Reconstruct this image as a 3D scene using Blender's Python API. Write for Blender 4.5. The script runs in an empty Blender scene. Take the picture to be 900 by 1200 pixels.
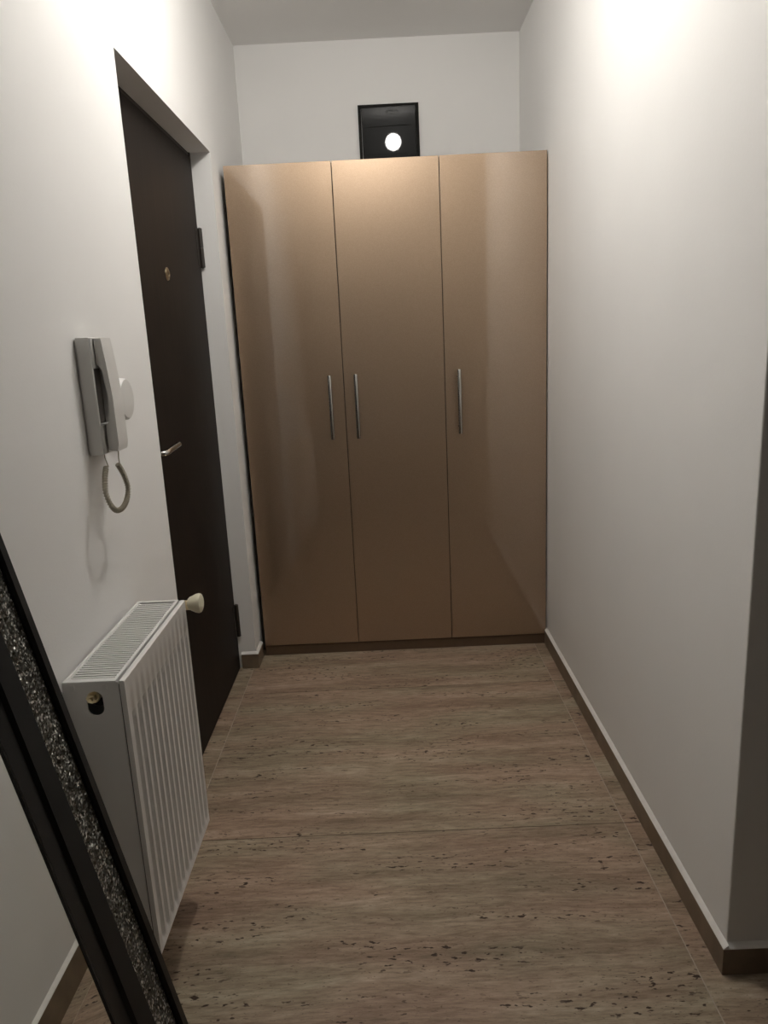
import bpy, bmesh, math, random
from mathutils import Vector, Matrix
random.seed(7)
SC = bpy.context.scene
COL = SC.collection

# ------------------------------------------------------------ measured room
W = 1.3097          # hall width (left wall face is x = 0)
YW = 3.1726         # wardrobe front
YB = 3.80           # back wall
HC = 2.7294         # ceiling
YJ = 3.058          # far reveal of the door opening
YN = 2.014          # near reveal of the door opening
ZT = 2.1127         # top of the door opening
REV = 0.0763        # depth of the reveal
YE = 1.3647         # where the right wall ends
X_FAR, Y_REAR = 4.6, -3.6

# ------------------------------------------------------------ camera
cam_d = bpy.data.cameras.new('camera'); cam = bpy.data.objects.new('camera', cam_d); COL.objects.link(cam)
SC.camera = cam
yaw, pitch, roll = (0.007491, -0.229735, 0.047994)
cy, sy, cp, sp = math.cos(yaw), math.sin(yaw), math.cos(pitch), math.sin(pitch)
fwd = Vector((-sy * cp, cy * cp, sp)); rgt = Vector((cy, sy, 0)); dwn = fwd.cross(rgt)
cr, sr = math.cos(roll), math.sin(roll)
r2 = rgt * cr + dwn * sr; d2 = dwn * cr - rgt * sr
mw = Matrix((r2, -d2, -fwd)).transposed().to_4x4(); mw.translation = Vector((0.6168, 0, 1.395))
cam.matrix_world = mw
cam_d.sensor_fit = 'VERTICAL'; cam_d.sensor_height = 36; cam_d.sensor_width = 27
cam_d.lens = 870.5 * 36 / 1200
cam_d.clip_start = 0.02

# ------------------------------------------------------------ world and exposure
wd = bpy.data.worlds.new('world'); SC.world = wd; wd.use_nodes = True
wd.node_tree.nodes['Background'].inputs[0].default_value = (0.9, 0.93, 1, 1)
wd.node_tree.nodes['Background'].inputs[1].default_value = 0.02
SC.view_settings.view_transform = 'Standard'; SC.view_settings.look = 'None'
SC.view_settings.gamma = 1; SC.view_settings.use_curve_mapping = False
SC.view_settings.exposure = 0.0
LAMP = Vector((0.58, 2.02, 2.54)); LAMP_R = 0.055
LAMP_W = 24.0       # total light of the bulb

# ------------------------------------------------------------ node helpers
def new_mat(name):
    m = bpy.data.materials.new(name); m.use_nodes = True
    nt = m.node_tree; b = nt.nodes['Principled BSDF']
    return m, nt, b
def N(nt, t, **kw):
    n = nt.nodes.new(t)
    for k, v in kw.items(): setattr(n, k, v)
    return n
def simple(name, col, rough=0.5, metal=0.0, coat=0.0, coat_rough=0.05, noise=0.0, nscale=40, bump=0.0, bscale=200, spec=None):
    m, nt, b = new_mat(name)
    b.inputs['Base Color'].default_value = (*col, 1); b.inputs['Roughness'].default_value = rough
    b.inputs['Metallic'].default_value = metal
    b.inputs['Coat Weight'].default_value = coat; b.inputs['Coat Roughness'].default_value = coat_rough
    if spec is not None: b.inputs['Specular IOR Level'].default_value = spec
    g = N(nt, 'ShaderNodeNewGeometry')
    if noise:
        n = N(nt, 'ShaderNodeTexNoise'); n.inputs['Scale'].default_value = nscale; n.inputs['Detail'].default_value = 4
        nt.links.new(g.outputs['Position'], n.inputs['Vector'])
        r = N(nt, 'ShaderNodeValToRGB')
        r.color_ramp.elements[0].position = 0.3; r.color_ramp.elements[1].position = 0.7
        r.color_ramp.elements[0].color = (*[c * (1 - noise) for c in col], 1)
        r.color_ramp.elements[1].color = (*[min(1, c * (1 + noise)) for c in col], 1)
        nt.links.new(n.outputs['Fac'], r.inputs['Fac']); nt.links.new(r.outputs['Color'], b.inputs['Base Color'])
    if bump:
        n = N(nt, 'ShaderNodeTexNoise'); n.inputs['Scale'].default_value = bscale; n.inputs['Detail'].default_value = 3
        nt.links.new(g.outputs['Position'], n.inputs['Vector'])
        bp = N(nt, 'ShaderNodeBump'); bp.inputs['Strength'].default_value = bump; bp.inputs['Distance'].default_value = 0.001
        nt.links.new(n.outputs['Fac'], bp.inputs['Height']); nt.links.new(bp.outputs['Normal'], b.inputs['Normal'])
    return m

M = {}
M['paint'] = simple('white_paint', (0.87, 0.86, 0.84), 0.75, noise=0.012, nscale=3, bump=0.25, bscale=160, spec=0.3)
M['ceil'] = simple('ceiling_paint', (0.92, 0.91, 0.89), 0.85, noise=0.012, nscale=3, bump=0.2, bscale=140, spec=0.2)
M['filler'] = simple('white_sealant', (0.82, 0.80, 0.76), 0.5, noise=0.04, nscale=60)
M['enamel'] = simple('white_enamel', (0.78, 0.775, 0.755), 0.28, coat=0.3, coat_rough=0.1)
M['inner'] = simple('radiator_inside_shade', (0.12, 0.118, 0.112), 0.6)  # convector colour darkened to put shade into the gaps between the slats
M['brass'] = simple('nickel_brass', (0.78, 0.66, 0.42), 0.28, metal=1.0, noise=0.08, nscale=200)
M['oldbrass'] = simple('dull_brass', (0.25, 0.20, 0.13), 0.4, metal=1.0)
M['cream'] = simple('cream_plastic', (0.72, 0.68, 0.52), 0.4, noise=0.03)
M['black'] = simple('hole_shade', (0.008, 0.008, 0.008), 0.6)
M['wenge'] = None
M['chrome'] = simple('brushed_steel', (0.46, 0.45, 0.43), 0.18, metal=1.0)
M['darkmetal'] = simple('dark_brown_metal', (0.022, 0.016, 0.012), 0.45)
M['plastic'] = simple('white_plastic', (0.74, 0.73, 0.70), 0.38, noise=0.01)
M['plasticshade'] = simple('shaded_plastic', (0.07, 0.06, 0.05), 0.5)  # same white plastic with the shade of the cradle put into its colour
M['cord'] = simple('beige_cord', (0.42, 0.385, 0.30), 0.5)
M['frame'] = simple('black_gloss_frame', (0.010, 0.010, 0.009), 0.35, spec=0.22)
M['boxframe'] = simple('black_plastic', (0.008, 0.0075, 0.006), 0.55, spec=0.12)
M['smoked'] = simple('smoked_gloss', (0.008, 0.008, 0.007), 0.3, coat=0.16, coat_rough=0.02, spec=0.04)
M['grout'] = simple('grout', (0.42, 0.35, 0.28), 0.85, noise=0.1, nscale=80)
M['grout_dark'] = simple('dark_grout', (0.075, 0.055, 0.04), 0.9, noise=0.1, nscale=80)
M['carcass'] = simple('wardrobe_carcass', (0.10, 0.072, 0.045), 0.45, noise=0.05)
M['plinth'] = simple('wardrobe_plinth', (0.12, 0.075, 0.045), 0.4, noise=0.05)

# dark wenge door with a faint vertical grain
m, nt, b = new_mat('wenge_wood'); M['wenge'] = m
g = N(nt, 'ShaderNodeNewGeometry'); mp = N(nt, 'ShaderNodeMapping'); mp.inputs['Scale'].default_value = (40, 40, 1.5)
n = N(nt, 'ShaderNodeTexNoise'); n.inputs['Scale'].default_value = 2; n.inputs['Detail'].default_value = 6
r = N(nt, 'ShaderNodeValToRGB'); r.color_ramp.elements[0].position = 0.35; r.color_ramp.elements[1].position = 0.7
r.color_ramp.elements[0].color = (0.0095, 0.0066, 0.0046, 1); r.color_ramp.elements[1].color = (0.016, 0.011, 0.008, 1)
nt.links.new(g.outputs['Position'], mp.inputs['Vector']); nt.links.new(mp.outputs['Vector'], n.inputs['Vector'])
nt.links.new(n.outputs['Fac'], r.inputs['Fac']); nt.links.new(r.outputs['Color'], b.inputs['Base Color'])
b.inputs['Roughness'].default_value = 0.55; b.inputs['Specular IOR Level'].default_value = 0.15

# pearl beige lacquer of the wardrobe
m, nt, b = new_mat('pearl_lacquer'); M['lacquer'] = m
g = N(nt, 'ShaderNodeNewGeometry')
n = N(nt, 'ShaderNodeTexNoise'); n.inputs['Scale'].default_value = 350; n.inputs['Detail'].default_value = 3
r = N(nt, 'ShaderNodeValToRGB'); r.color_ramp.elements[0].position = 0.3; r.color_ramp.elements[1].position = 0.75
r.color_ramp.elements[0].color = (0.41, 0.297, 0.202, 1); r.color_ramp.elements[1].color = (0.475, 0.352, 0.248, 1)
nt.links.new(g.outputs['Position'], n.inputs['Vector']); nt.links.new(n.outputs['Fac'], r.inputs['Fac'])
nt.links.new(r.outputs['Color'], b.inputs['Base Color'])
b.inputs['Metallic'].default_value = 0.9; b.inputs['Roughness'].default_value = 0.43
b.inputs['Coat Weight'].default_value = 1.0; b.inputs['Coat Roughness'].default_value = 0.035; b.inputs['Coat IOR'].default_value = 1.8

# travertine: long bands running across the hall, dark elongated pits
m, nt, b = new_mat('travertine'); M['travertine'] = m
g = N(nt, 'ShaderNodeNewGeometry'); oi = N(nt, 'ShaderNodeObjectInfo')
off = N(nt, 'ShaderNodeVectorMath', operation='MULTIPLY_ADD')
off.inputs[1].default_value = (1, 1, 1)
sc3 = N(nt, 'ShaderNodeVectorMath', operation='SCALE'); sc3.inputs[0].default_value = (7.3, 3.1, 0); nt.links.new(oi.outputs['Random'], sc3.inputs['Scale'])
nt.links.new(g.outputs['Position'], off.inputs[0]); nt.links.new(sc3.outputs[0], off.inputs[2])
warp = N(nt, 'ShaderNodeTexNoise'); warp.inputs['Scale'].default_value = 2.2; warp.inputs['Detail'].default_value = 2
nt.links.new(off.outputs[0], warp.inputs['Vector'])
wv = N(nt, 'ShaderNodeVectorMath', operation='MULTIPLY_ADD'); wv.inputs[1].default_value = (0.0, 0.05, 0)
nt.links.new(warp.outputs['Color'], wv.inputs[0]); nt.links.new(off.outputs[0], wv.inputs[2])
def stretched(sx, sy_, scale, detail, rough=0.55):
    mp = N(nt, 'ShaderNodeMapping'); mp.inputs['Scale'].default_value = (sx, sy_, 1)
    nt.links.new(wv.outputs[0], mp.inputs['Vector'])
    n = N(nt, 'ShaderNodeTexNoise'); n.inputs['Scale'].default_value = scale; n.inputs['Detail'].default_value = detail
    n.inputs['Roughness'].default_value = rough
    nt.links.new(mp.outputs['Vector'], n.inputs['Vector']); return n
n1 = stretched(0.9, 7.0, 1.7, 7, 0.68)
r1 = N(nt, 'ShaderNodeValToRGB'); e = r1.color_ramp.elements
e[0].position = 0.32; e[0].color = (0.20, 0.154, 0.114, 1)
e[1].position = 0.70; e[1].color = (0.42, 0.355, 0.285, 1)
k = e.new(0.44); k.color = (0.26, 0.204, 0.154, 1)
k = e.new(0.56); k.color = (0.335, 0.272, 0.21, 1)
nt.links.new(n1.outputs['Fac'], r1.inputs['Fac'])
n2 = stretched(9.0, 60.0, 1.6, 8, 0.75)
r2_ = N(nt, 'ShaderNodeValToRGB'); r2_.color_ramp.elements[0].position = 0.30; r2_.color_ramp.elements[1].position = 0.68
r2_.color_ramp.elements[0].color = (0.60, 0.56, 0.52, 1); r2_.color_ramp.elements[1].color = (1.40, 1.40, 1.40, 1)
nt.links.new(n2.outputs['Fac'], r2_.inputs['Fac'])
nh = stretched(1.3, 4.0, 1.4, 2, 0.5)      # reddish and olive clouds
rh = N(nt, 'ShaderNodeValToRGB'); rh.color_ramp.elements[0].position = 0.38; rh.color_ramp.elements[1].position = 0.62
rh.color_ramp.elements[0].color = (1.06, 0.96, 0.92, 1); rh.color_ramp.elements[1].color = (0.97, 1.0, 0.93, 1)
nt.links.new(nh.outputs['Fac'], rh.inputs['Fac'])
mul0 = N(nt, 'ShaderNodeMix', data_type='RGBA', blend_type='MULTIPLY'); mul0.inputs['Factor'].default_value = 1
nt.links.new(r1.outputs['Color'], mul0.inputs[6]); nt.links.new(r2_.outputs['Color'], mul0.inputs[7])
mul = N(nt, 'ShaderNodeMix', data_type='RGBA', blend_type='MULTIPLY'); mul.inputs['Factor'].default_value = 1
nt.links.new(mul0.outputs[2], mul.inputs[6]); nt.links.new(rh.outputs['Color'], mul.inputs[7])
# pits
n3 = stretched(17.0, 42.0, 2.4, 2.5, 0.5)
r3 = N(nt, 'ShaderNodeValToRGB'); r3.color_ramp.elements[0].position = 0.60; r3.color_ramp.elements[1].position = 0.645
nt.links.new(n3.outputs['Fac'], r3.inputs['Fac'])
n4 = stretched(1.2, 9.0, 1.9, 3, 0.5)
r4 = N(nt, 'ShaderNodeValToRGB'); r4.color_ramp.elements[0].position = 0.50; r4.color_ramp.elements[1].position = 0.57
nt.links.new(n4.outputs['Fac'], r4.inputs['Fac'])
pm = N(nt, 'ShaderNodeMath', operation='MULTIPLY'); nt.links.new(r3.outputs['Color'], pm.inputs[0]); nt.links.new(r4.outputs['Color'], pm.inputs[1])
n5 = stretched(26.0, 60.0, 3.0, 2, 0.5)
r5 = N(nt, 'ShaderNodeValToRGB'); r5.color_ramp.elements[0].position = 0.64; r5.color_ramp.elements[1].position = 0.70
nt.links.new(n5.outputs['Fac'], r5.inputs['Fac'])
pm2 = N(nt, 'ShaderNodeMath', operation='MAXIMUM'); h5 = N(nt, 'ShaderNodeMath', operation='MULTIPLY'); h5.inputs[1].default_value = 0.5
nt.links.new(r5.outputs['Color'], h5.inputs[0]); nt.links.new(pm.outputs[0], pm2.inputs[0]); nt.links.new(h5.outputs[0], pm2.inputs[1])
pf = N(nt, 'ShaderNodeMath', operation='MULTIPLY'); pf.inputs[1].default_value = 1.0; nt.links.new(pm2.outputs[0], pf.inputs[0])
mx = N(nt, 'ShaderNodeMix', data_type='RGBA'); mx.inputs[7].default_value = (0.045, 0.025, 0.014, 1)
nt.links.new(pf.outputs[0], mx.inputs['Factor']); nt.links.new(mul.outputs[2], mx.inputs[6])
nt.links.new(mx.outputs[2], b.inputs['Base Color'])
b.inputs['Roughness'].default_value = 0.5; b.inputs['Specular IOR Level'].default_value = 0.3
bp = N(nt, 'ShaderNodeBump'); bp.inputs['Strength'].default_value = 0.12; bp.inputs['Distance'].default_value = 0.0006; bp.invert = True
nt.links.new(pm2.outputs[0], bp.inputs['Height']); nt.links.new(bp.outputs['Normal'], b.inputs['Normal'])

# baseboard tiles: same stone, browner
M['basetile'] = simple('baseboard_tile', (0.185, 0.135, 0.09), 0.4, noise=0.22, nscale=14)

# glitter strip: tiny flakes that each face their own way
m, nt, b = new_mat('silver_glitter'); M['glitter'] = m
g = N(nt, 'ShaderNodeNewGeometry')
v = N(nt, 'ShaderNodeTexVoronoi'); v.inputs['Scale'].default_value = 430
nt.links.new(g.outputs['Position'], v.inputs['Vector'])
sub = N(nt, 'ShaderNodeVectorMath', operation='SUBTRACT'); sub.inputs[1].default_value = (0.5, 0.5, 0.5); nt.links.new(v.outputs['Color'], sub.inputs[0])
scl = N(nt, 'ShaderNodeVectorMath', operation='SCALE'); scl.inputs['Scale'].default_value = 1.5; nt.links.new(sub.outputs[0], scl.inputs[0])
add = N(nt, 'ShaderNodeVectorMath', operation='ADD'); nt.links.new(g.outputs['Normal'], add.inputs[0]); nt.links.new(scl.outputs[0], add.inputs[1])
nrm = N(nt, 'ShaderNodeVectorMath', operation='NORMALIZE'); nt.links.new(add.outputs[0], nrm.inputs[0]); nt.links.new(nrm.outputs[0], b.inputs['Normal'])
sx = N(nt, 'ShaderNodeSeparateXYZ'); nt.links.new(v.outputs['Color'], sx.inputs[0])
r = N(nt, 'ShaderNodeValToRGB'); r.color_ramp.elements[0].position = 0.72; r.color_ramp.elements[1].position = 0.95
r.color_ramp.elements[0].color = (0.12, 0.117, 0.10, 1); r.color_ramp.elements[1].color = (0.95, 0.94, 0.90, 1)
nt.links.new(sx.outputs[0], r.inputs['Fac']); nt.links.new(r.outputs['Color'], b.inputs['Base Color'])
b.inputs['Metallic'].default_value = 0.7; b.inputs['Roughness'].default_value = 0.3

m, nt, b = new_mat('mirror_glass'); M['mirror'] = m
b.inputs['Base Color'].default_value = (0.80, 0.82, 0.80, 1); b.inputs['Metallic'].default_value = 1; b.inputs['Roughness'].default_value = 0.0
m, nt, b = new_mat('lit_bulb'); M['bulb'] = m
b.inputs['Base Color'].default_value = (1, 1, 1, 1); b.inputs['Emission Color'].default_value = (1.0, 0.965, 0.92, 1)
b.inputs['Emission Strength'].default_value = LAMP_W / (math.pi * 4 * math.pi * LAMP_R ** 2)

# ------------------------------------------------------------ mesh helpers
WORLD = {}
def box(bm, x0, x1, y0, y1, z0, z1, bev=0.0, seg=2):
    vs = [bm.verts.new((x, y, z)) for z in (z0, z1) for y in (y0, y1) for x in (x0, x1)]
    f = [(0, 2, 3, 1), (4, 5, 7, 6), (0, 1, 5, 4), (2, 6, 7, 3), (0, 4, 6, 2), (1, 3, 7, 5)]
    fs = [bm.faces.new([vs[i] for i in q]) for q in f]
    if bev > 0:
        es = list({e for q in fs for e in q.edges})
        bmesh.ops.bevel(bm, geom=es, offset=bev, segments=seg, affect='EDGES', profile=0.5)
def ring(bm, c, ax, r, seg, up=None):
    ax = Vector(ax).normalized(); u = ax.orthogonal().normalized() if up is None else (Vector(up) - ax * ax.dot(Vector(up))).normalized()
    w = ax.cross(u)
    return [bm.verts.new(Vector(c) + (u * math.cos(2 * math.pi * i / seg) + w * math.sin(2 * math.pi * i / seg)) * r) for i in range(seg)]
def lathe(bm, c, ax, prof, seg=24):
    """prof: (distance along the axis, radius)"""
    ax = Vector(ax).normalized(); last = None
    for d, r in prof:
        R = ring(bm, Vector(c) + ax * d, ax, max(r, 1e-5), seg)
        if last: 
            for i in range(seg): bm.faces.new((last[i], last[(i + 1) % seg], R[(i + 1) % seg], R[i]))
        else: bm.faces.new(R[::-1])
        last = R
    bm.faces.new(last)
def tube(bm, pts, rad, seg=10):
    pts = [Vector(p) for p in pts]; last = None; up = Vector((0.3, 0.2, 1))
    for i, p in enumerate(pts):
        t = (pts[min(i + 1, len(pts) - 1)] - pts[max(i - 1, 0)]).normalized()
        up = (up - t * up.dot(t)); up = up.normalized() if up.length > 1e-4 else t.orthogonal().normalized()
        r = rad[i] if isinstance(rad, (list, tuple)) else rad
        w = t.cross(up)
        R = [bm.verts.new(p + (up * math.cos(2 * math.pi * k / seg) + w * math.sin(2 * math.pi * k / seg)) * r) for k in range(seg)]
        if last:
            for k in range(seg): bm.faces.new((last[k], last[(k + 1) % seg], R[(k + 1) % seg], R[k]))
        else: bm.faces.new(R[::-1])
        last = R
    bm.faces.new(last)
def prism(bm, poly, axis, a0, a1):
    """poly in the two other axes, extruded along axis from a0 to a1"""
    def P(u, v, a):
        return {0: (a, u, v), 1: (u, a, v), 2: (u, v, a)}[axis]
    A = [bm.verts.new(P(u, v, a0)) for u, v in poly]; B = [bm.verts.new(P(u, v, a1)) for u, v in poly]
    n = len(poly)
    bm.faces.new(A[::-1]); bm.faces.new(B)
    for i in range(n): bm.faces.new((A[i], A[(i + 1) % n], B[(i + 1) % n], B[i]))
def catmull(P, n=10):
    P = [Vector(p) for p in P]; Q = [P[0] * 2 - P[1]] + P + [P[-1] * 2 - P[-2]]; out = []
    for i in range(1, len(Q) - 2):
        for k in range(n):
            t = k / n; a, b_, c, d = Q[i - 1:i + 3]
            out.append(0.5 * ((2 * b_) + (c - a) * t + (2 * a - 5 * b_ + 4 * c - d) * t * t + (3 * b_ - a - 3 * c + d) * t ** 3))
    out.append(P[-1]); return out
def put(name, bm, mat, parent=None, smooth=False, origin=None, matrix=None):
    """links the bmesh (built in world space) as ONE object; origin = its world origin"""
    bmesh.ops.recalc_face_normals(bm, faces=bm.faces)
    base = WORLD.get(parent.name, Vector()) if parent else Vector()
    if origin is None:
        lo = Vector([min(v.co[i] for v in bm.verts) for i in range(3)]); hi = Vector([max(v.co[i] for v in bm.verts) for i in range(3)])
        origin = (lo + hi) / 2
        if parent is None: origin.z = lo.z
    origin = Vector(origin)
    for v in bm.verts: v.co -= origin
    me = bpy.data.meshes.new(name); bm.to_mesh(me); bm.free()
    me.materials.append(mat)
    if smooth:
        for p in me.polygons: p.use_smooth = True
    o = bpy.data.objects.new(name, me); COL.objects.link(o)
    if parent: o.parent = parent
    o.location = origin - base; WORLD[o.name] = origin
    if smooth == 'auto':
        try: me.set_sharp_from_angle(angle=math.radians(40))
        except Exception: pass
    return o
def empty(name, loc):
    o = bpy.data.objects.new(name, None); COL.objects.link(o); o.location = loc; o.empty_display_size = 0.05
    WORLD[o.name] = Vector(loc); return o
def tag(o, label, cat, group=None):
    o['label'] = label; o['category'] = cat
    if group: o['group'] = group
    return o
def struct(o, label=None):
    o['kind'] = 'structure'
    if label: o['label'] = label
    return o
def BM(): return bmesh.new()

# ------------------------------------------------------------ room shell
bm = BM(); T = 0.20
box(bm, -T, 0, Y_REAR, YN, 0, HC); box(bm, -T, 0, YJ, YB, 0, HC); box(bm, -T, 0, YN, YJ, ZT, HC)
bmesh.ops.remove_doubles(bm, verts=bm.verts, dist=1e-5)
struct(put('wall_left', bm, M['paint']), 'white painted left wall with a recessed dark entrance door')
bm = BM(); box(bm, -T, W + 0.15, YB, YB + 0.15, 0, HC); struct(put('wall_back', bm, M['paint']), 'white back wall above the wardrobe')
bm = BM(); box(bm, W, W + 0.15, YE, YB, 0, HC, 0.003, 2); struct(put('wall_right', bm, M['paint']), 'white painted right wall of the hall')
bm = BM(); box(bm, W + 0.147, X_FAR, YE, YE + 0.15, 0, HC); struct(put('wall_corner', bm, M['paint']), 'unlit wall face turning right at the near corner')
bm = BM(); box(bm, X_FAR, X_FAR + 0.15, Y_REAR, YE + 0.15, 0, HC); struct(put('wall_side', bm, M['paint']), 'side wall of the room behind the camera')
bm = BM(); box(bm, -T, X_FAR + 0.15, Y_REAR - 0.15, Y_REAR, 0, HC); struct(put('wall_rear', bm, M['paint']), 'rear wall behind the camera')
bm = BM(); box(bm, -T, X_FAR + 0.15, Y_REAR - 0.15, YB + 0.15, HC, HC + 0.1); struct(put('ceiling', bm, M['ceil']), 'plain white ceiling')

bm = BM(); box(bm, -T, X_FAR + 0.15, Y_REAR - 0.15, YB + 0.15, -0.06, -0.0008)
floor = struct(put('floor', bm, M['grout'], origin=(0, 0, 0)), 'floor of large brown travertine-look tiles')
xs = [-0.19, -0.015, 1.253, 2.521, 3.789, 4.60]; ys = [-3.60, -2.69, -1.775, -0.86, 0.055, 0.970, 1.885, 2.800, 3.80]
G = 0.0013; GY = 0.0012
for i in range(len(xs) - 1):
    for j in range(len(ys) - 1):
        x0, x1, y0, y1 = xs[i] + G, xs[i + 1] - G, ys[j] + GY, ys[j + 1] - GY
        if i >= 2 and y0 > YE: continue
        if i >= 1 or y1 > YN:
            bm = BM(); box(bm, x0, x1, y0, y1, -0.0085, 0.0, 0.0008, 1)
            put('tile', bm, M['travertine'], floor)
for j in range(6, 8):   # narrow cut tiles along the right wall
    bm = BM(); box(bm, 1.253 + G, W, ys[j] + GY, ys[j + 1] - GY, -0.0085, 0.0, 0.0008, 1); put('tile', bm, M['travertine'], floor)

for y_ in ys[1:-1]:      # darker joints between the rows
    bm = BM(); box(bm, -0.18 if YN < y_ < YJ else 0.0, X_FAR if y_ < YE else W, y_ - GY, y_ + GY, -0.006, -0.0006); put('grout_line', bm, M['grout_dark'], floor)

# baseboards: a tile strip with a bevel of white sealant on top
BT, BH, SH = 0.011, 0.066, 0.010
def skirting(name, runs, label):
    """runs: list of (axis, fixed wall face, direction into the room, a0, a1)"""
    bm = BM(); bs = BM()
    for ax, f, d, a0, a1 in runs:
        if ax == 1:
            box(bm, min(f, f + d * BT), max(f, f + d * BT), a0, a1, 0.0003, BH)
            prism(bs, [(f, BH), (f + d * BT, BH), (f + d * BT * 0.92, BH + 0.002), (f + d * 0.0008, BH + SH), (f, BH + SH)][::(1 if d > 0 else -1)], 1, a0, a1)
        else:
            box(bm, a0, a1, min(f, f + d * BT), max(f, f + d * BT), 0.0003, BH)
            prism(bs, [(f, BH), (f + d * BT, BH), (f + d * BT * 0.92, BH + 0.002), (f + d * 0.0008, BH + SH), (f, BH + SH)], 0, a0, a1)
    o = struct(put(name, bm, M['basetile']), label)
    put('sealant_strip', bs, M['filler'], o)
skirting('baseboard_right', [(1, W, -1, YE - BT, YW), ], 'brown tile skirting along the right wall with white sealant on top')
skirting('baseboard_corner', [(0, YE, -1, W, X_FAR)], 'dark skirting turning the near right corner')
skirting('baseboard_left', [(1, 0, 1, Y_REAR, YN)], 'brown tile skirting along the left wall behind the radiator')
skirting('baseboard_door', [(0, YJ, -1, -REV + 0.012, 0.0 + BT), (1, 0, 1, YJ, YW)], 'short brown tile skirting on the reveal between door and wardrobe')

# ------------------------------------------------------------ entrance door
d = struct(empty('door_1', (-REV, (YN + YJ) / 2, 0)), 'dark brown wenge entrance door set back in the left wall')
FW = 0.035
bm = BM()
box(bm, -REV - 0.07, -REV, YN, YN + FW, 0, ZT, 0.001, 1); box(bm, -REV - 0.07, -REV, YJ - 0.012, YJ, 0, ZT, 0.001, 1)
box(bm, -REV - 0.07, -REV - 0.004, YN + FW, YJ - 0.012, ZT - 0.012, ZT, 0.001, 1)
put('door_frame', bm, M['darkmetal'], d)
bm = BM(); box(bm, -REV - 0.05, -REV + 0.003, YN + FW + 0.004, YJ - 0.016, 0.006, ZT - 0.018, 0.0025, 2)
put('door_leaf', bm, M['wenge'], d)
bm = BM(); box(bm, -T, -REV - 0.03, YN, YJ, -0.0, 0.005); put('threshold', bm, M['darkmetal'], d)
for zc in (1.768, 0.228):
    bm = BM(); X, Y = -REV + 0.010, YJ - 0.012
    lathe(bm, (X, Y, zc - 0.075), (0, 0, 1), [(0, 0.003), (0.003, 0.0095), (0.074, 0.0095), (0.075, 0.006), (0.076, 0.0095), (0.147, 0.0095), (0.150, 0.003)], 16)
    box(bm, -REV, -REV + 0.005, Y - 0.04, Y, zc - 0.07, zc + 0.07)
    put('hinge', bm, M['darkmetal'], d, smooth='auto')
yh = 2.125; zh = 1.100
bm = BM(); lathe(bm, (-REV + 0.003, yh, zh), (1, 0, 0), [(0, 0.026), (0.007, 0.026), (0.009, 0.022)], 28)
h = put('lever_handle', bm, M['chrome'], d, smooth='auto'); h['label'] = 'steel lever handle'
bm = BM(); tube(bm, catmull([(-REV + 0.010, yh, zh), (-REV + 0.040, yh, zh), (-REV + 0.056, yh + 0.012, zh + 0.001), (-REV + 0.058, yh + 0.05, zh + 0.004), (-REV + 0.056, yh + 0.125, zh + 0.006), (-REV + 0.054, yh + 0.155, zh + 0.006)], 6), 0.0085, 12)
put('lever', bm, M['chrome'], h, smooth='auto')
bm = BM(); lathe(bm, (-REV + 0.003, yh, zh - 0.075), (1, 0, 0), [(0, 0.024), (0.007, 0.024), (0.009, 0.020)], 24); put('key_rosette', bm, M['chrome'], d, smooth='auto')
bm = BM(); lathe(bm, (-REV + 0.003, 2.545, 1.632), (1, 0, 0), [(0, 0.021), (0.003, 0.020), (0.006, 0.013), (0.006, 0.009), (0.003, 0.008)], 24)
pk = put('peephole', bm, M['oldbrass'], d, smooth='auto'); pk['label'] = 'round brass peephole'
bm = BM(); lathe(bm, (-REV + 0.0058, 2.545, 1.632), (1, 0, 0), [(0, 0.008), (0.001, 0.006), (0.0015, 0.002)], 16); put('peephole_lens', bm, M['smoked'], pk, smooth=True)

# ------------------------------------------------------------ wardrobe
w0, w1 = 0.0207, 1.3055; TOPZ = 2.0862
w = tag(empty('wardrobe', ((w0 + w1) / 2, (YW + YB) / 2, 0)), 'tall glossy pearl-beige three-door wardrobe filling the end of the hall', 'wardrobe')
TH = 0.018; YC = YW + 0.021
bm = BM(); box(bm, w0, w0 + TH, YC, YB - 0.005, 0.0, TOPZ - 0.002); put('side_panel', bm, M['carcass'], w)
bm = BM(); box(bm, w1 - TH, w1, YC, YB - 0.005, 0.0, TOPZ - 0.002); put('side_panel', bm, M['carcass'], w)
bm = BM(); box(bm, w0 + TH, w1 - TH, YC, YB - 0.005, TOPZ - 0.020, TOPZ - 0.002); put('top_panel', bm, M['carcass'], w)
bm = BM(); box(bm, w0 + TH, w1 - TH, YB - 0.012, YB - 0.006, 0.05, TOPZ - 0.020); put('back_panel', bm, M['carcass'], w)
bm = BM(); box(bm, w0 + TH, w1 - TH, YC, YB - 0.013, 0.045, 0.060); put('bottom_panel', bm, M['carcass'], w)
bm = BM(); box(bm, w0, w1, YW + 0.006, YC - 0.001, 0.0, 0.046, 0.001, 1); put('plinth', bm, M['plinth'], w)
cuts = [w0, 0.4495, 0.8760, w1]
hx = [0.392, 0.5015, 0.9345]
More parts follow.
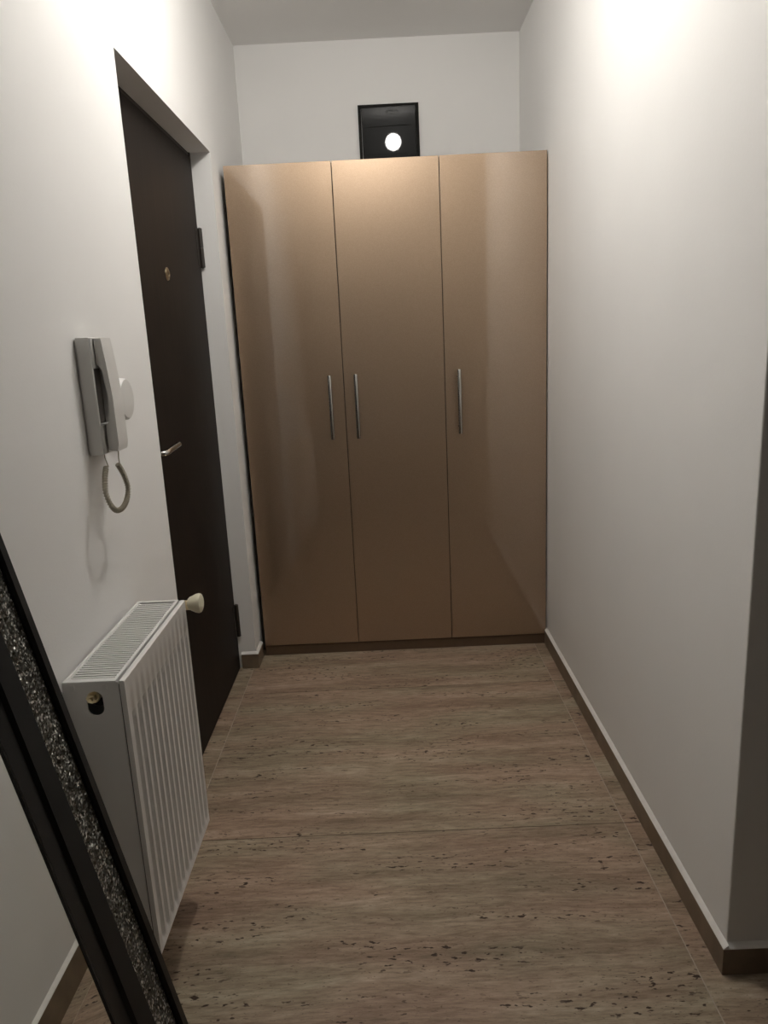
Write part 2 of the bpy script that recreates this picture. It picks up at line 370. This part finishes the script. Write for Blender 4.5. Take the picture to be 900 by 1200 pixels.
for k in range(3):
    a, b_ = cuts[k] + 0.0014, cuts[k + 1] - 0.0014
    bm = BM(); box(bm, a, b_, YW, YW + 0.019, 0.0495, TOPZ, 0.0012, 2)
    dr = put('door', bm, M['lacquer'], w)
    bm = BM(); z0, z1 = 0.985, 1.254; yy = YW - 0.027
    tube(bm, [(hx[k], yy, z0), (hx[k], yy, z0 + 0.002), (hx[k], yy, (z0 + z1) / 2), (hx[k], yy, z1 - 0.002), (hx[k], yy, z1)], [0.0072, 0.0086, 0.0086, 0.0086, 0.0072], 14)
    for zz in (z0 + 0.030, z1 - 0.030): lathe(bm, (hx[k], YW, zz), (0, -1, 0), [(0, 0.0075), (0.002, 0.0048), (0.028, 0.0048)], 12)
    hd = put('bar_handle', bm, M['chrome'], dr, smooth='auto'); hd['label'] = 'vertical steel bar handle'

# ------------------------------------------------------------ black box above the wardrobe
fb = tag(empty('fuse_box', (0.697, YB, 2.13)), 'square black glossy fuse box on the back wall above the wardrobe', 'fuse box')
fx0, fx1, fz0, fz1 = 0.556, 0.8385, 2.135, 2.452; fy = YB - 0.012
bm = BM(); 
for a in [(fx0, fx0 + 0.014, fz0, fz1), (fx1 - 0.014, fx1, fz0, fz1), (fx0 + 0.014, fx1 - 0.014, fz1 - 0.014, fz1), (fx0 + 0.014, fx1 - 0.014, fz0, fz0 + 0.014)]:
    box(bm, a[0], a[1], fy, YB - 0.0002, a[2], a[3])
put('box_frame', bm, M['boxframe'], fb)
bm = BM(); box(bm, fx0 + 0.0155, fx1 - 0.0155, fy - 0.006, fy, fz0 + 0.0155, fz1 - 0.0155, 0.002, 2); cv = put('box_cover', bm, M['smoked'], fb)
for z_ in (2.352, 2.228):
    bm = BM(); box(bm, fx0 + 0.045, fx1 - 0.045, fy - 0.0072, fy - 0.0055, z_, z_ + 0.004); put('cover_rib', bm, M['boxframe'], cv)
cv.location.y -= 0.006; cv.rotation_euler = (math.radians(2.5), 0, math.radians(-2.95))   # tilt added only to steer the lamp's reflection into view

# ------------------------------------------------------------ ceiling lamp (seen only as a reflection in the fuse box)
cl = tag(empty('ceiling_lamp', (LAMP.x, LAMP.y, HC)), 'round white globe bulb lit on the hall ceiling', 'lamp')
bm = BM(); lathe(bm, (LAMP.x, LAMP.y, HC), (0, 0, -1), [(0, 0.045), (0.008, 0.045), (0.012, 0.04), (0.016, 0.022), (0.024, 0.02)], 32); put('lamp_base', bm, M['plastic'], cl, smooth='auto')
bm = BM(); bmesh.ops.create_icosphere(bm, subdivisions=3, radius=LAMP_R, matrix=Matrix.Translation(LAMP)); put('globe_bulb', bm, M['bulb'], cl, smooth=True)

# ------------------------------------------------------------ radiator
X0, X1, Y0, Y1, Z0, Z1 = 0.0075, 0.1212, 1.2449, 1.6723, 0.2171, 0.8119
rad = tag(empty('radiator', ((X0 + X1) / 2, (Y0 + Y1) / 2, Z0)), 'white steel panel radiator with slatted top grille on the left wall', 'radiator')
def panel(xf, sgn):
    bm = BM(); nf = 13; per = (Y1 - Y0 - 0.020) / nf
    ys_, dep = [Y0], [0.0]
    for k in range(nf):
        s = Y0 + 0.010 + k * per
        for t, q in ((0.0, 0), (0.20, 0), (0.34, 0.75), (0.42, 1), (0.66, 1), (0.74, 0.75), (0.88, 0)):
            ys_.append(s + t * per); dep.append(q)
    ys_.append(Y1); dep.append(0)
    zz = [(Z0, 0), (Z0 + 0.010, 0), (Z0 + 0.016, .5), (Z0 + 0.024, 1), (Z0 + 0.2, 1), (Z0 + .4, 1), (0.720, 1), (0.732, .85), (0.738, .35), (0.741, 0), (Z1 - 0.006, 0), (Z1 - 0.0015, -0.05)]
    D = 0.0075; grid = []
    for z, mz in zz:
        grid.append([bm.verts.new((xf - sgn * D * q * mz, y, z)) for y, q in zip(ys_, dep)])
    xb = xf - sgn * 0.0095
    grid.append([bm.verts.new((xf - sgn * 0.002, y, Z1)) for y in ys_])
    grid.append([bm.verts.new((xb, y, Z1)) for y in ys_])
    grid.append([bm.verts.new((xb, y, Z0)) for y in ys_])
    for a in range(len(grid)):
        A, B = grid[a], grid[(a + 1) % len(grid)]
        for i in range(len(ys_) - 1): bm.faces.new((A[i], A[i + 1], B[i + 1], B[i]))
    bm.faces.new([g_[0] for g_ in grid]); bm.faces.new([g_[-1] for g_ in grid][::-1])
    return bm
o = put('front_panel', panel(X1, 1), M['enamel'], rad, smooth='auto'); o['label'] = 'vertically fluted front panel'
put('back_panel', panel(X0, -1), M['enamel'], rad, smooth='auto')
XG = 0.1065   # the grille stops short of the front panel: a dark slit
bm = BM()
box(bm, X0 + 0.0005, X0 + 0.0075, Y0 + 0.012, Y1 - 0.006, Z1 - 0.012, Z1 + 0.0015, 0.001, 1)
box(bm, XG - 0.007, XG, Y0 + 0.012, Y1 - 0.006, Z1 - 0.012, Z1 + 0.0015, 0.001, 1)
box(bm, X0 + 0.0005, XG, Y0 - 0.001, Y0 + 0.013, Z1 - 0.010, Z1 + 0.0018, 0.0015, 2)
box(bm, X0 + 0.0005, XG, Y1 - 0.008, Y1 + 0.001, Z1 - 0.010, Z1 + 0.0018, 0.0015, 2)
gf = put('grille_frame', bm, M['enamel'], rad, smooth='auto')
ns = 40; base = WORLD['grille_frame']; me = None
for k in range(ns):
    y = Y0 + 0.022 + (Y1 - Y0 - 0.040) * k / (ns - 1)
    if me is None:
        bm = BM(); box(bm, X0 + 0.007, XG - 0.0065, y - 0.0025, y + 0.0025, Z1 - 0.0035, Z1 - 0.0005); bm2 = bm
        s = put('slat', bm, M['enamel'], gf); me = s.data; y_0 = y; loc0 = s.location.copy()
    else:
        s = bpy.data.objects.new('slat', me); COL.objects.link(s); s.parent = gf; s.location = loc0 + Vector((0, y - y_0, 0))
# sides: sheet covers, the near one with an oval hole
def cover(y0, y1, hole):
    bm = BM(); xa, xb, za, zb = X0 + 0.0005, XG + 0.0035, Z0 + 0.004, Z1 - 0.001
    if not hole: box(bm, xa, xb, y0, y1, za, zb, 0.001, 1); return bm
    n = 32; cx, cz = hole; loops = []
    for yy in (y0, y1):
        inner, outer = [], []
        for i in range(n):
            a = 2 * math.pi * i / n + math.pi / 4
            ca, sa = math.cos(a), math.sin(a)
            inner.append(bm.verts.new((cx + 0.0150 * ca, yy, cz + (0.0150 * sa + (0.009 if sa > 0 else -0.009)))))
            # outer loop slides round the sheet's rectangle
            q = (i / n * 4) % 4; f = q - int(q)
            cn = [(xb, zb), (xa, zb), (xa, za), (xb, za)]; p, r_ = cn[int(q)], cn[(int(q) + 1) % 4]
            outer.append(bm.verts.new((p[0] + (r_[0] - p[0]) * f, yy, p[1] + (r_[1] - p[1]) * f)))
        loops.append((inner, outer))
    (i0, o0), (i1, o1) = loops
    for i in range(n):
        j = (i + 1) % n
        bm.faces.new((i0[i], i0[j], o0[j], o0[i])); bm.faces.new((i1[i], i1[j], o1[j], o1[i]))
        bm.faces.new((i0[i], i0[j], i1[j], i1[i])); bm.faces.new((o0[i], o0[j], o1[j], o1[i]))
    return bm
put('side_cover', cover(Y0 - 0.0014, Y0 + 0.001, (0.0640, 0.7700)), M['enamel'], rad)
put('side_cover', cover(Y1 - 0.001, Y1 + 0.0014, None), M['enamel'], rad)
for xx in (X0 + 0.019, XG - 0.021):
    bm = BM(); box(bm, xx - 0.004, xx + 0.004, Y0 - 0.0022, Y0 + 0.001, Z1 - 0.016, Z1 - 0.004, 0.0012, 2); put('clip', bm, M['enamel'], rad)
bm = BM()   # convector fins and manifold between the panels
box(bm, X0 + 0.011, X1 - 0.011, Y0 + 0.030, Y1 - 0.012, Z0 + 0.02, Z1 - 0.035)
put('convector', bm, M['inner'], rad)
bm = BM(); lathe(bm, (0.0605, Y0 + 0.029, 0.768), (0, -1, 0), [(0, 0.016), (0.003, 0.016), (0.004, 0.0)], 24); put('port', bm, M['black'], rad)  # black disc painted as the shade inside the side cover's hole
bm = BM()
lathe(bm, (0.0595, Y0 + 0.026, 0.7815), (0, -1, 0), [(0, 0.0125), (0.024, 0.0125), (0.0255, 0.0112)], 24)
lathe(bm, (0.0595, Y0 + 0.003, 0.7815), (0, -1, 0), [(0, 0.0092), (0.010, 0.0092), (0.011, 0.008)], 6)
lathe(bm, (0.0595, Y0 - 0.008, 0.7815), (0, -1, 0), [(0, 0.004), (0.004, 0.0036)], 12)
o = put('air_vent', bm, M['brass'], rad, smooth='auto'); o['label'] = 'brass air vent plug'
bm = BM(); vy = Y1 + 0.030
lathe(bm, (0.062, Y1 - 0.001, 0.788), (0, 1, 0), [(0, 0.011), (0.018, 0.011), (0.019, 0.0085), (0.03, 0.0085)], 6)
lathe(bm, (0.045, vy, 0.788), (1, 0, 0), [(0, 0.0105), (0.055, 0.0105), (0.06, 0.012), (0.078, 0.012)], 20)
tube(bm, catmull([(0.052, vy, 0.796), (0.045, vy + .002, 0.76), (0.045, vy + .002, 0.55), (0.045, vy + .002, 0.30), (0.03, vy + .002, 0.262), (0.0, vy + .002, 0.26)], 6), 0.0075, 12)
vb = put('valve', bm, M['brass'], rad, smooth='auto')
bm = BM(); lathe(bm, (0.120, vy, 0.792), (1, 0, 0), [(0, 0.012), (0.004, 0.016), (0.009, 0.018), (0.018, 0.0225), (0.026, 0.024), (0.031, 0.0225), (0.034, 0.017), (0.035, 0.006)], 14)
o = put('valve_knob', bm, M['cream'], vb, smooth='auto'); o['label'] = 'cream plastic valve knob'
for yb_ in (Y0 + 0.08, Y1 - 0.08):
    bm = BM(); box(bm, 0.0, X0 + 0.003, yb_ - 0.015, yb_ + 0.015, Z0 + 0.06, Z1 - 0.06); put('wall_bracket', bm, M['enamel'], rad)

# ------------------------------------------------------------ intercom
ic = tag(empty('intercom_phone', (0, 1.57, 1.185)), 'white wall intercom with handset and coiled cord between mirror and door', 'intercom')
bm = BM(); a0, a1, b0, b1 = 1.527, 1.622, 1.186, 1.424; F = 0.031
box(bm, 0.0, 0.012, a0 + 0.003, a1 - 0.003, b0 + 0.003, b1 - 0.003, 0.001, 1)
box(bm, 0.004, 0.012, a0 + 0.001, a1 - 0.001, b0, b1)
box(bm, 0.004, F, a0, a0 + 0.008, b0, b1, 0.001, 2); box(bm, 0.004, F, a1 - 0.008, a1, b0, b1, 0.001, 2)
box(bm, 0.004, F, a0 + 0.002, a1 - 0.002, 1.362, b1, 0.001, 2); box(bm, 0.004, F, a0 + 0.002, a1 - 0.002, b0, 1.246, 0.001, 2)
put('wall_unit', bm, M['plastic'], ic)
bm = BM(); box(bm, 0.0115, 0.0135, a0 + 0.009, a1 - 0.009, 1.247, 1.361); put('recess_shade', bm, M['plasticshade'], ic)  # dark sheet colours in the shade under the handset grip
bm = BM()   # handset: ear and mouth blocks joined by a bowed grip
prof = [(F + .001, 1.4225), (F + .001, 1.368), (F + .0135, 1.360), (F + .0165, 1.30), (F + .0165, 1.255), (F + .004, 1.246), (F + .004, 1.192), (F + .024, 1.190), (F + .0265, 1.205), (F + .0265, 1.30), (F + .0215, 1.37), (F + .0165, 1.4225)]
prism(bm, [(x, z) for x, z in prof], 1, 1.548, 1.606)
es = [e for e in bm.edges if abs(e.verts[0].co.y - e.verts[1].co.y) < 1e-6]
bmesh.ops.bevel(bm, geom=es, offset=0.002, segments=3, affect='EDGES', profile=0.5)
hs = put('handset', bm, M['plastic'], ic, smooth='auto')
loop = [(0.030, 1.534, 1.160), (0.033, 1.512, 1.140), (0.038, 1.494, 1.112), (0.044, 1.496, 1.086), (0.048, 1.514, 1.071), (0.050, 1.545, 1.070), (0.050, 1.576, 1.082), (0.050, 1.590, 1.104), (0.049, 1.578, 1.135), (0.047, 1.556, 1.162)]
path = catmull(loop, 40)
L = [0.0]
for i in range(1, len(path)): L.append(L[-1] + (path[i] - path[i - 1]).length)
turns = 46; nn = turns * 9; hel = []; up = Vector((1, 0, 0)); j = 0
for i in range(nn + 1):
    s = L[-1] * i / nn
    while j < len(L) - 2 and L[j + 1] < s: j += 1
    p = path[j].lerp(path[j + 1], (s - L[j]) / max(L[j + 1] - L[j], 1e-9)); t = (path[j + 1] - path[j]).normalized()
    up = (up - t * up.dot(t)).normalized(); w_ = t.cross(up); a = 2 * math.pi * turns * i / nn
    hel.append(p + (up * math.cos(a) + w_ * math.sin(a)) * 0.0050)
full = [Vector((0.020, 1.560, 1.188)), Vector((0.024, 1.551, 1.176))] + hel + [Vector((0.047, 1.566, 1.176)), Vector((0.046, 1.574, 1.192))]
bm = BM(); tube(bm, full, 0.00125, 6)
tube(bm, path, 0.0042, 8)
o = put('coiled_cord', bm, M['cord'], ic, smooth='auto'); o['label'] = 'beige coiled cord'

# ------------------------------------------------------------ round dial beyond the intercom
th = tag(empty('wall_thermostat', (0, 1.705, 1.24)), 'small round white wall dial just beyond the intercom', 'thermostat')
c = (0, 1.700, 1.288)
bm = BM(); lathe(bm, c, (1, 0, 0), [(0, 0.050), (0.010, 0.050), (0.012, 0.048), (0.012, 0.0)], 40); put('dial_base', bm, M['plastic'], th, smooth='auto')
bm = BM(); lathe(bm, (0.0118, c[1], c[2]), (1, 0, 0), [(0, 0.046), (0.002, 0.0475), (0.020, 0.0465), (0.024, 0.043), (0.0255, 0.03), (0.026, 0.0)], 40); put('dial_cap', bm, M['plastic'], th, smooth='auto')

# ------------------------------------------------------------ leaning mirror
n_ = Vector((0.9797404, -0.00926798, 0.20005711)).normalized(); cpl = -0.44874917
e_ = Vector((0.20005327, -0.00134916, -0.97978409)).normalized(); b_v = n_.cross(e_).normalized()   # e_ runs down the glass, b_v along it
if b_v.y < 0: b_v = -b_v
camp = Vector((0.6168, 0, 1.395))
P = Vector((0.25611004, 0.76329425, 0.95345865))         # a point of the far edge
foot = P + e_ * (P.z / -e_.z)
LEN = (foot.z + 2.18) / -e_.z; WID = 0.95; FR = 0.1302
mr = tag(empty('leaning_mirror', foot - b_v * WID / 2), 'tall mirror in a black frame with silver glitter strip, leaning on the left wall', 'mirror')
FZ = 0.010
def mp_(u, v, h_):   # u across from the far edge, v up the glass, h_ off the glass
    return foot - b_v * u - e_ * v + n_ * h_
def strip(bm, u0, u1, prof):
    """mitred frame loop between insets u0 and u1; prof = [(inset, height)] as a closed section"""
    cs = []
    for (u, h_) in prof:
        cs.append([bm.verts.new(mp_(u, u + FZ, h_)), bm.verts.new(mp_(WID - u, u + FZ, h_)), bm.verts.new(mp_(WID - u, LEN - u, h_)), bm.verts.new(mp_(u, LEN - u, h_))])
    n = len(cs)
    for i in range(n):
        A, B = cs[i], cs[(i + 1) % n]
        for k in range(4): bm.faces.new((A[k], A[(k + 1) % 4], B[(k + 1) % 4], B[k]))
a_, b2, c2 = 0.0165, 0.0600, FR
bm = BM(); strip(bm, 0, a_, [(0, -0.022), (0, -0.001), (0.003, 0.002), (a_ - 0.003, 0.002), (a_, -0.001), (a_, -0.022)])
o = put('outer_moulding', bm, M['frame'], mr)
bm = BM(); strip(bm, a_, b2, [(a_ + .0002, -0.022), (a_ + .0002, -0.004), (b2 - .0002, -0.004), (b2 - .0002, -0.022)])
o = put('glitter_strip', bm, M['glitter'], mr); o['label'] = 'silver glitter strip set in the frame'
bm = BM(); strip(bm, b2, c2, [(b2, -0.022), (b2, -0.001), (b2 + 0.003, 0.001), (b2 + 0.030, -0.001), (b2 + 0.034, -0.005), (c2 - 0.012, -0.004), (c2 - 0.003, 0.0005), (c2, 0.0), (c2, -0.022)])
put('inner_moulding', bm, M['frame'], mr)
bm = BM()
q = [mp_(c2 - 0.004, c2 + FZ - 0.004, 0), mp_(WID - c2 + 0.004, c2 + FZ - 0.004, 0), mp_(WID - c2 + .004, LEN - c2 + 0.004, 0), mp_(c2 - 0.004, LEN - c2 + 0.004, 0)]
A = [bm.verts.new(p - n_ * 0.0005) for p in q]; B = [bm.verts.new(p - n_ * 0.0045) for p in q]
bm.faces.new(A); bm.faces.new(B[::-1])
for i in range(4): bm.faces.new((A[i], A[(i + 1) % 4], B[(i + 1) % 4], B[i]))
put('glass', bm, M['mirror'], mr)
bm = BM()
q = [mp_(u, v_, 0) for u, v_ in ((.004, .004 + FZ), (WID - .004, .004 + FZ), (WID - .004, LEN - .004), (.004, LEN - .004))]
A = [bm.verts.new(p - n_ * 0.020) for p in q]; B = [bm.verts.new(p - n_ * 0.026) for p in q]
bm.faces.new(A); bm.faces.new(B[::-1])
for i in range(4): bm.faces.new((A[i], A[(i + 1) % 4], B[(i + 1) % 4], B[i]))
put('backing_board', bm, M['carcass'], mr)
